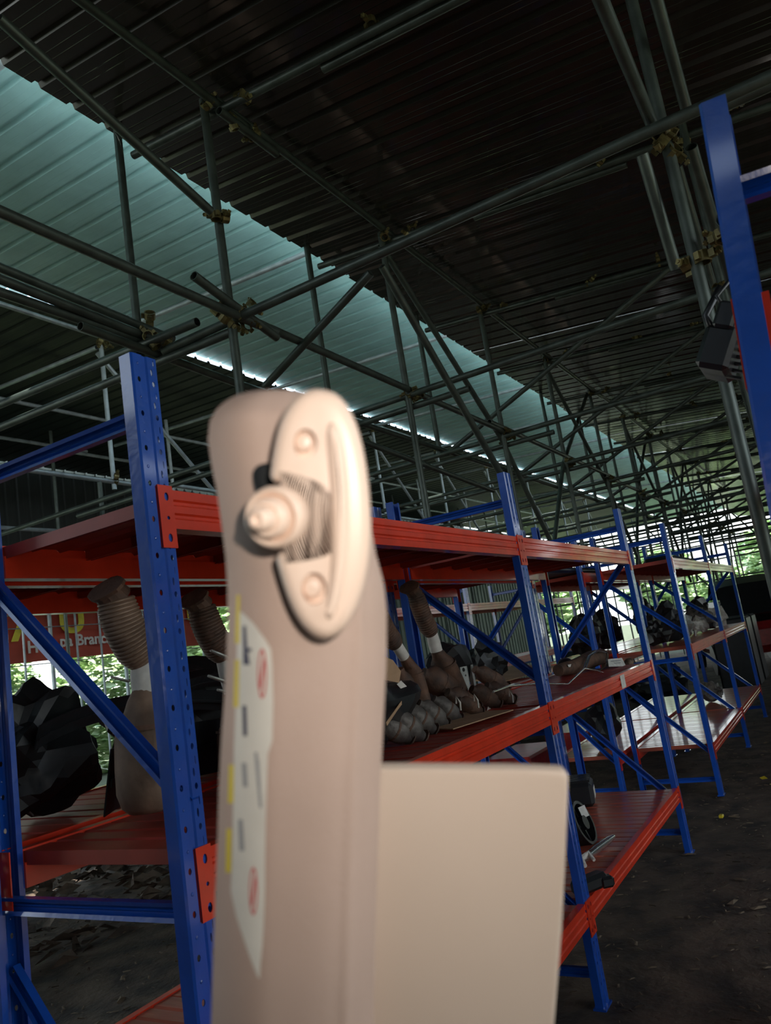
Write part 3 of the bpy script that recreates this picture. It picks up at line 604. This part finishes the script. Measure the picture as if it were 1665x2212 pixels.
def leafheap(name,label,cat,c,size,n,m,s=.12,seed=1,kind=None,parent=None):
    rr=random.Random(seed); bm=bmesh.new()
    for i in range(n):
        d=Vector((rr.gauss(0,1),rr.gauss(0,1),rr.gauss(0,1))).normalized()*rr.uniform(.55,1.05); p=Vector((d.x*size[0],d.y*size[1],d.z*size[2]))
        T=Matrix.Translation(p)@Matrix.Rotation(rr.uniform(0,6.28),4,'Z')@Matrix.Rotation(rr.uniform(-1.4,1.4),4,'X'); q=s*rr.uniform(.6,1.4)
        a,b_,c_,d_=[bm.verts.new(T@Vector(v)) for v in ((-q,0,0),(0,-q*.45,q*.1),(q,0,0),(0,q*.45,q*.1))]; bm.faces.new((a,b_,c_)); bm.faces.new((a,c_,d_))
    me=bpy.data.meshes.new('m'); bm.to_mesh(me); bm.free(); o=link(name,me,M[m],parent,c)
    if label: tag(o,label,cat,kind=kind)
    return o
leafheap('scrap_heap','pale scrap and dry leaf heap on the ground behind the far rack','heap',(8.6,5.1,.2),(2.4,.55,.5),2600,'castgrey',.09,5,kind='stuff')
leafheap('scrap_heap','dark scrap heap at the back under the rear racks','heap',(3.8,5.2,.1),(2.6,.9,.30),1800,'soil',.08,6,kind='stuff')
# distant car under the roof end
root=empty('parked_car',(18.6,2.1,0),(0,0,.3),label='dark car with raised tailgate and red rear at the far end of the shed',cat='car')
bm=bmesh.new(); add_box(bm,(-2,-.85,.35),(2.0,.85,.95),bev=.15); link('body',bmm(bm),M['redbody'],root)
bm=bmesh.new(); add_box(bm,(-1.7,-.75,.9),(1.0,.75,1.45),bev=.25); link('cabin',bmm(bm),M['black'],root)
bm=bmesh.new(); add_path(bm,[Vector((-1.9,.0,1.1)),Vector((-1.6,0,1.7)),Vector((-.9,0,1.85)),Vector((-.3,0,1.5))],[(.6,.04)]*4,8); link('tailgate',bmm(bm),M['black'],root)
for sx_ in (-1.25,1.25):
    for sy in (-.8,.8):
        bm=bmesh.new(); add_tube(bm,(sx_,sy-.09,.3),(sx_,sy+.09,.3),.31,16,False); link('wheel',bmm(bm,True,.7),M['black'],root)
for i,(x,y,s,lab) in enumerate(((13.2,.6,.45,'dark covered heap beside the last rack'),(14.9,4.3,.8,'black heap of car parts in front of the far opening'),(13.4,2.9,.45,'dark heap under the far scaffold'),(19,-.6,.8,'dark heap near the far right opening'),(12.2,.3,.3,'grey tyre like heap on the soil right of the far rack'))):
    blob('parts_heap',lab,'heap',(x,y,s*.6),(s*1.3,s,s*.8),'black' if i!=4 else 'castgrey',60+i,.5,4)
for i,(x,lab) in enumerate(((14.2,'stack of dark boxes at the far opening, left one'),(15.1,'stack of dark boxes at the far opening, right one'))):
    o=boxobj('dark_box',(0,0,0),(.7,.6,1.15),M['black'],bev=.03); o.location=(x,1.5,0); tag(o,lab,'box')
o=boxobj('orange_beam',(0,0,0),(1.2,.1,.1),M['orange']); o.location=(11.1,1.0,0.0); o.rotation_euler=(0,0,-.3); tag(o,'loose orange beam at the far end of the low shelf','beam')
bm=bmesh.new(); add_box(bm,(0,0,0),(.05,.03,.02),bev=.005); o=link('yellow_clip',bmm(bm),M['yellow'],None,at(1562,1768,Z=.0)+Vector((0,0,.0))); tag(o,'small yellow clip lying on the soil near the rack foot','clip')
leafheap('dry_leaf','yellow dry leaves on the soil right of the far rack','leaves',(7.2,.7,.02),(.5,.25,.01),22,'yellow',.03,9,kind='stuff')
# ================================================================= BANNER, FENCE, TREES
BY=9.7
b0=at(20,1435,Y=BY); b1=at(435,1398,Y=BY)
root=empty('banner',(b0.x,BY,b0.z),label='red banner with yellow capitals and white lettering hung behind the fence',cat='banner')
Wb=b1.x-b0.x+.2
bm=bmesh.new(); NX,NZ=40,12; Hb=1.15
g=[[bm.verts.new((Wb*i/NX,.02*math.sin(i*.9)+.015*math.sin(j*1.3+i*.3),Hb*j/NZ)) for j in range(NZ+1)] for i in range(NX+1)]
for i in range(NX):
    for j in range(NZ): bm.faces.new((g[i][j],g[i+1][j],g[i+1][j+1],g[i][j+1]))
link('cloth',bmm(bm,True),M['banner'],root)
def text(body,u,v,h,m,name='lettering',sx=1.0):
    p=at(u,v,Y=BY); cu=bpy.data.curves.new('t','FONT'); cu.body=body; cu.size=h*1.4; cu.extrude=.003; cu.offset=.012*h*3
    ob=bpy.data.objects.new('t',cu); C.objects.link(ob); dg=bpy.context.evaluated_depsgraph_get(); me=bpy.data.meshes.new_from_object(ob.evaluated_get(dg)); bpy.data.objects.remove(ob)
    o=link(name,me,None,root,(p.x-b0.x,-.06,p.z-b0.z),(PI/2,0,0)); me.materials.clear(); me.materials.append(M[m]); o.scale=(sx,1,1)
px=1/150.
text('A',22,1385,.42,'bannery',sx=1.1); text('U',122,1368,.42,'bannery',sx=1.1); text('T',203,1362,.42,'bannery',sx=1.0); text('O',270,1358,.42,'bannery'); text('E',398,1340,.30,'bannery',sx=1.2)
text('H',54,1412,.165,'bannerw'); text('pa Branch',124,1398,.16,'bannerw',sx=1.02)
for xx in (.15,1.2,2.3,Wb-.2):
    bm=bmesh.new(); add_tube(bm,(xx,-.16,Hb-.05),(xx,.04,Hb-.03),.006,6,False); link('tie_rope',bmm(bm),M['silver'],root)
def fence():
    root=empty('mesh_fence',(2,BY-.14,0),label='thin wire fence with steel posts in front of the red banner',cat='fence')
    for i in range(20): tubeobj('post',(i*.42,0,0),(i*.42,0,3.6),.016 if i%3 else .028,M['silver'],root,8)
    for z in (2.05,2.55,2.75,2.82,3.2): tubeobj('wire',(0,-.02,z),(8.2,-.02,z),.008,M['silver'],root,6)
fence()
def tree(x,y,h,s,seed,lab,m='leaf',n=2600):
    rr=random.Random(seed); root=empty('tree',(x,y,0),label=lab,cat='tree',group='trees around the shed')
    bm=bmesh.new(); add_path(bm,[Vector((0,0,-.1)),Vector((.1,0,h*.35)),Vector((rr.uniform(-.3,.3),0,h*.7))],[s*.09,s*.06,s*.03],8); link('trunk',bmm(bm,True),M['trunk'],root)
    leafheap('crown',None,None,(0,0,h*.62),(s,s,h*.42),n,m,.22*s/2+.05,seed,parent=root); root.children[-1]['kind']='stuff'
i=0
for (x,y,h,s) in ((41,-8,4.6,2.0),(45,-3,4.6,2.0),(48,2.6,5.2,2.2),(44,8.5,4.6,2.1),(40,14,5,2.2),(50,-12,6,2.4),(27,17,5,2.2),(20,17.5,5,2.2)):
    i+=1; tree(x,y,h,s,100+i,{41:'pale leafy tree beyond the far end, rightmost',45:'pale leafy tree beyond the far end, second from the right',48:'pale leafy tree straight beyond the far end of the shed',44:'pale leafy tree beyond the far left end of the lattice',40:'pale leafy tree outside the far back corner',50:'tall pale tree at the right behind the far trees',27:'pale tree behind the far part of the back wall',20:'pale tree behind the middle of the back wall'}[x],'leaf2')
for k,(x,s) in enumerate(((2.9,1.3),(5.7,1.4),(8.5,1.3),(11.3,1.4))):
    o=leafheap('hedge_shrub','pale green sunlit shrub behind the red banner','shrub',(x,13.6,1.4),(1.2,.5,1.9),3400,'leaf2',.11,200+k,kind='stuff'); o['group']='shrubs behind the banner'
for k,(y,lb) in enumerate(((-6.2,'rightmost pale shrub beyond the far end'),(-2.6,'pale shrub beyond the far end, second from right'),(1.2,'pale shrub straight beyond the far end'),(4.6,'leftmost pale shrub beyond the far end'))):
    leafheap('roadside_shrub',lb,'shrub',(38.5,y,1.3),(.8,1.4,1.7),2200,'leaf2',.2,300+k,kind='stuff')
# ================================================================= SUN VISOR HELD IN FRONT
KV=.40/1670
VB=EYE+c2w(-190*KV,1100*KV,.40)        # foot of the visor (image column 642, below the frame)
vr=empty('sun_visor',VB,label='beige car sun visor held upright close to the camera, pivot clip facing us',cat='sun visor')
vr.matrix_world=Matrix.Translation(VB)@Matrix(((r_.x,u_.x,b_.x,0),(r_.y,u_.y,b_.y,0),(r_.z,u_.z,b_.z,0),(0,0,0,1)))
# local axes: x right, y up, z towards the camera ; helpers from picture columns/rows of the visor plane to local metres
def vp(u,v,z=0.0): 
    k=(.40-z)/1670; return Vector((u*k-832.5*k+190*KV,-(v-1106)*k+1100*KV,z))
vprof=[(842,560,640),(850,518,672),(865,488,700),(885,466,720),(910,453,735),(950,449,752),(1000,456,770),(1060,468,785),(1130,478,800),(1200,487,812),(1260,491,829),(1320,492,835),(1400,490,835),(1500,485,831),(1600,478,826),(1700,473,821),(1800,470,818),(1950,464,813),(2100,459,809),(2250,455,806),(2500,450,800)]
def interp(v):
    for a,b in zip(vprof,vprof[1:]):
        if a[0]<=v<=b[0]:
            t=(v-a[0])/(b[0]-a[0]); t2=t; return a[1]+(b[1]-a[1])*t2,a[2]+(b[2]-a[2])*t2
    return vprof[-1][1:]
def vfront(s,v):                       # front surface height for s in -1..1
    k=min(1,((v-836)/60.))**.5
    if s<-.25: q=(s+.25)/.75; z=.020*(1-abs(q)**2.3*1.0)
    else: q=(s+.25)/1.25; z=.020*(1-abs(q)**4)
    # soft ridge close to the right edge
    z+=.0016*math.exp(-((s-.66)/.05)**2)*(1 if v>1200 else 0)
    return z*k
bm=bmesh.new(); NS=40; rows=[]
vs_=[842,846,852,860,870,882,895,910,930,950,975,1000]+[1000+25*i for i in range(1,61)]
for v in vs_:
    L_,R_=interp(v); row=[]
    for i in range(NS+1):
        s=-math.cos(PI*i/NS); row.append(bm.verts.new(vp((L_+R_)/2+s*(R_-L_)/2,v,vfront(s,v))))
    back=[]
    for i in range(NS-1,0,-1):
        s=-math.cos(PI*i/NS); back.append(bm.verts.new(vp((L_+R_)/2+s*(R_-L_)/2,v,-.010*(1-abs(s)**3)*min(1,((v-836)/60.))**.5)))
    rows.append(row+back)
for a,b in zip(rows,rows[1:]):
    n=len(a)
    for i in range(n): bm.faces.new((a[i],a[(i+1)%n],b[(i+1)%n],b[i]))
bm.faces.new(rows[0]); bm.faces.new(rows[-1])
link('padded_body',bmm(bm,True,1.2),M['visor'],vr)
def vsurf(u,v,off=.0004):
    L_,R_=interp(v); s=max(-.999,min(.999,(u-(L_+R_)/2)/((R_-L_)/2)))
    # columns are measured on the visor plane; nudge for depth
    z=vfront(s,v); return vp((L_+R_)/2+s*(R_-L_)/2,v,z+off)
def patch(name,rows_,m,parent,off=.0004,th=.0003,n=10):
    """rows_: list of (v, uleft, uright) laid on the visor front"""
    bm=bmesh.new(); G=[]
    full=[]
    for a,b in zip(rows_,rows_[1:]):
        k=max(1,int((b[0]-a[0])/12))
        for j in range(k): t=j/k; full.append(tuple(a[i]+(b[i]-a[i])*t for i in range(3)))
    full.append(rows_[-1])
    for v,l,r in full: G.append([bm.verts.new(vsurf(l+(r-l)*i/n,v,off)) for i in range(n+1)])
    for a,b in zip(G,G[1:]):
        for i in range(n): bm.faces.new((a[i],a[i+1],b[i+1],b[i]))
    me=bmm(bm,True); o=link(name,me,M[m],parent); return o
lab=patch('warning_label',[(1322,517,522),(1345,514,546),(1380,513,572),(1402,512,585),(1440,511,588),(1520,509,590),(1600,506,588),(1630,505,578),(1760,503,574),(1860,501,572),(1925,498,572),(1980,510,570),(2040,530,567),(2085,546,562),(2112,557,561)],'label',vr)
for r in ([(1285,511,518),(1390,507,517)],[(1425,507,517),(1528,504,515)],[(1652,494,505),(1735,492,504)],[(1790,489,500),(1885,487,499)]): patch('yellow_stripe',r,'yellow',lab,.0006)
for r,m_ in (([(1352,524,531),(1400,525,534),(1436,525,540)],'ink'),([(1400,531,543),(1408,531,543)],'ink'),([(1524,523,532),(1590,525,534)],'ink'),([(1648,522,532),(1700,525,535)],'greyink'),([(1770,514,524),(1838,517,528)],'greyink'),([(1625,549,556),(1745,560,566)],'greyink'),([(1640,556,559),(1700,560,563)],'greyink')): patch('print',r,m_,lab,.0006,n=3)
for v0,u0,du,dv in ((1455,566,10,54),(1925,547,9,52)):
    bm=bmesh.new(); N=28; A=[];B=[]
    for i in range(N):
        a=2*PI*i/N; A.append(bm.verts.new(vsurf(u0+du*math.cos(a),v0+dv*math.sin(a),.0007))); B.append(bm.verts.new(vsurf(u0+du*.66*math.cos(a),v0+dv*.84*math.sin(a),.0007)))
    for i in range(N): bm.faces.new((A[i],A[(i+1)%N],B[(i+1)%N],B[i]))
    q=[bm.verts.new(vsurf(*p,.0008)) for p in ((u0-du*.7,v0+dv*.55),(u0-du*.2,v0+dv*.65),(u0+du*.7,v0-dv*.5),(u0+du*.3,v0-dv*.62))]; bm.faces.new(q)
    link('prohibition_symbol',bmm(bm),M['redink'],lab)
# clip plate : contour extruded and rounded, standing off the body
def contour_solid(name,pts,z0,z1,m,parent,round_=.004,steps=4,inset=1.0):
    bm=bmesh.new(); cx=sum(p[0] for p in pts)/len(pts); cy=sum(p[1] for p in pts)/len(pts)
    # outward normals in picture space
    n=len(pts); rings=[]
    def off(d):
        out=[]
        for i in range(n):
            a=Vector(pts[i-1]);b=Vector(pts[i]);c=Vector(pts[(i+1)%n]); d1=(b-a).normalized(); d2=(c-b).normalized(); nn=Vector((d1.y+d2.y,-(d1.x+d2.x))); nn.normalize(); out.append(b-nn*d)
        return out
    area=sum(pts[i][0]*pts[(i+1)%n][1]-pts[(i+1)%n][0]*pts[i][1] for i in range(n)); sg=1 if area>0 else -1
    lv=[(0,z0),(0,z1-round_)]+[(round_*(1-math.cos(PI/2*k/steps)),z1-round_+round_*math.sin(PI/2*k/steps)) for k in range(1,steps+1)]
    for d,z in lv: rings.append([bm.verts.new(vp(p[0],p[1],z)) for p in off(sg*d/KV)])
    for a,b in zip(rings,rings[1:]):
        for i in range(n): bm.faces.new((a[i],a[(i+1)%n],b[(i+1)%n],b[i]))
    bm.faces.new(rings[0]); bm.faces.new(rings[-1]); return link(name,bmm(bm,name not in ('pivot_arm','pivot_rod'),.9),M[m],parent)
def smooth_closed(p,it=2,keep=()):
    for _ in range(it):
        q=[]
        for i in range(len(p)):
            a=p[i];b=p[(i+1)%len(p)]; q+=[(a[0]*.75+b[0]*.25,a[1]*.75+b[1]*.25),(a[0]*.25+b[0]*.75,a[1]*.25+b[1]*.75)]
        p=q
    return p
outline=[(690,838),(735,852),(768,905),(788,980),(798,1060),(803,1140),(798,1215),(783,1285),(757,1345),(720,1378),(688,1380),(655,1355),(628,1310),(608,1250),(592,1192),(640,1190),(690,1180),(712,1168),(694,1120),(692,1068),(640,1052),(622,1046),(582,1040),(586,1000),(594,950),(606,905),(628,868),(655,845)]
clip=contour_solid('pivot_bracket',smooth_closed(outline,2),.025,.046,'clip',vr,.006,5)
contour_solid('raised_rib',smooth_closed([(716,905),(738,930),(752,1000),(758,1100),(752,1220),(735,1310),(712,1345),(700,1330),(712,1250),(716,1120),(708,1000),(702,930)],2),.042,.050,'clip',clip,.005,5)
cut=bmesh.new()
for (u0,v0,r) in ((659,958,27),(678,1272,29)):
    lathe_pts(cut,[(KV*r*.92,-.0075),(KV*r*1.0,.01)],Matrix.Translation(vp(u0,v0,.0465))@Matrix.Diagonal((.88,1.12,1,1)),28)
cm=bmm(cut); co=link('cutter',cm); co.matrix_world=vr.matrix_world.copy(); md=clip.modifiers.new('b','BOOLEAN'); md.operation='DIFFERENCE'; md.solver='EXACT'; md.object=co
bpy.context.view_layer.update(); dg=bpy.context.evaluated_depsgraph_get(); me=bpy.data.meshes.new_from_object(clip.evaluated_get(dg)); clip.modifiers.clear(); clip.data=me; bpy.data.objects.remove(co)
for (u0,v0,r) in ((659,958,27),(678,1272,29)):
    k=KV*r; T=Matrix.Translation(vp(u0-3,v0-3,.0405)); bm=bmesh.new()
    lathe_pts(bm,[(k*.74,-.003),(k*.74,.0012),(k*.55,.0026),(k*.15,.0030)],T@Matrix.Scale(.9,4,(1,0,0)),22); link('screw_head',bmm(bm,True,.6),M['clip'],clip)
# shade in the opening behind the notch, set as a black solid
contour_solid('socket_shade',smooth_closed([(545,1010),(575,998),(610,1002),(615,1060),(590,1090),(560,1085),(546,1050)],2),.010,.0225,'black',vr,.001,2)
# arm and hub of the pivot rod
contour_solid('pivot_arm',smooth_closed([(606,1060),(660,1058),(722,1072),(724,1186),(660,1188),(604,1186)],2),.010,.036,'clip',vr,.001,2)
contour_solid('pivot_rod',smooth_closed([(630,1082),(690,1092),(700,1120),(690,1150),(630,1160)],2),.030,.041,'clip',vr,.004,3)
ax=Vector((-.30,-.06,1)).normalized(); T=Matrix.Translation(vp(628,1112,.030))@frame_to(ax,(0,1,0))
bm=bmesh.new(); q=KV
lathe_pts(bm,[(58*q,0),(60*q,.004),(60*q,.018),(57*q,.0215),(52*q,.0225),(46*q,.0215),(42*q,.0195),(40*q,.0205),(38*q,.026),(34*q,.0285),(28*q,.0290),(25*q,.0285),(23*q,.030),(21*q,.034),(17*q,.0365),(12*q,.0370),(9*q,.0355),(3*q,.0350)],T,40)
link('pivot_hub',bmm(bm,True,1.1),M['clip'],vr)
# second board behind, lower right
pr=empty('cream_board',EYE+c2w(200*KV,1100*KV*1.05,.43),label='flat cream board with one rounded top corner behind the visor',cat='board')
pr.matrix_world=Matrix.Translation(EYE+c2w(200*KV,1100*KV,.43))@Matrix(((r_.x,u_.x,b_.x,0),(r_.y,u_.y,b_.y,0),(r_.z,u_.z,b_.z,0),(0,0,0,1)))
def pp(u,v,z=0.0): k=.43/1670; return Vector((u*k-832.5*k-200*KV,-(v-1106)*k+1100*KV,z))
def board(name,pts,z0,z1,m,rd):
    bm=bmesh.new(); n=len(pts); cxx=sum(p[0] for p in pts)/n; cyy=sum(p[1] for p in pts)/n
    def ring(d,z): return [bm.verts.new(pp(p[0]-math.copysign(min(abs(p[0]-cxx),d),p[0]-cxx),p[1]-math.copysign(min(abs(p[1]-cyy),d),p[1]-cyy),z)) for p in pts]
    k=.43/1670; lv=[(0,z0),(0,z1-rd),(rd*.1/k,z1-rd*.5),(rd*.4/k,z1-rd*.12),(rd/k,z1)]
    rs=[ring(d,z) for d,z in lv]
    for a,b in zip(rs,rs[1:]):
        for i in range(n): bm.faces.new((a[i],a[(i+1)%n],b[(i+1)%n],b[i]))
    bm.faces.new(rs[0]); bm.faces.new(rs[-1]); return link(name,bmm(bm,True,.7),M[m],pr)
arc=[(1208+18*math.sin(a),1678-18*math.cos(a)) for a in [PI/2*i/7 for i in range(8)]]
board('panel',[(700,1656)]+[(900,1655)]+[(1100,1657)]+arc+[(1222,1800),(1212,2000),(1196,2200),(1180,2450),(700,2450)],-.006,.004,'panel',.003)
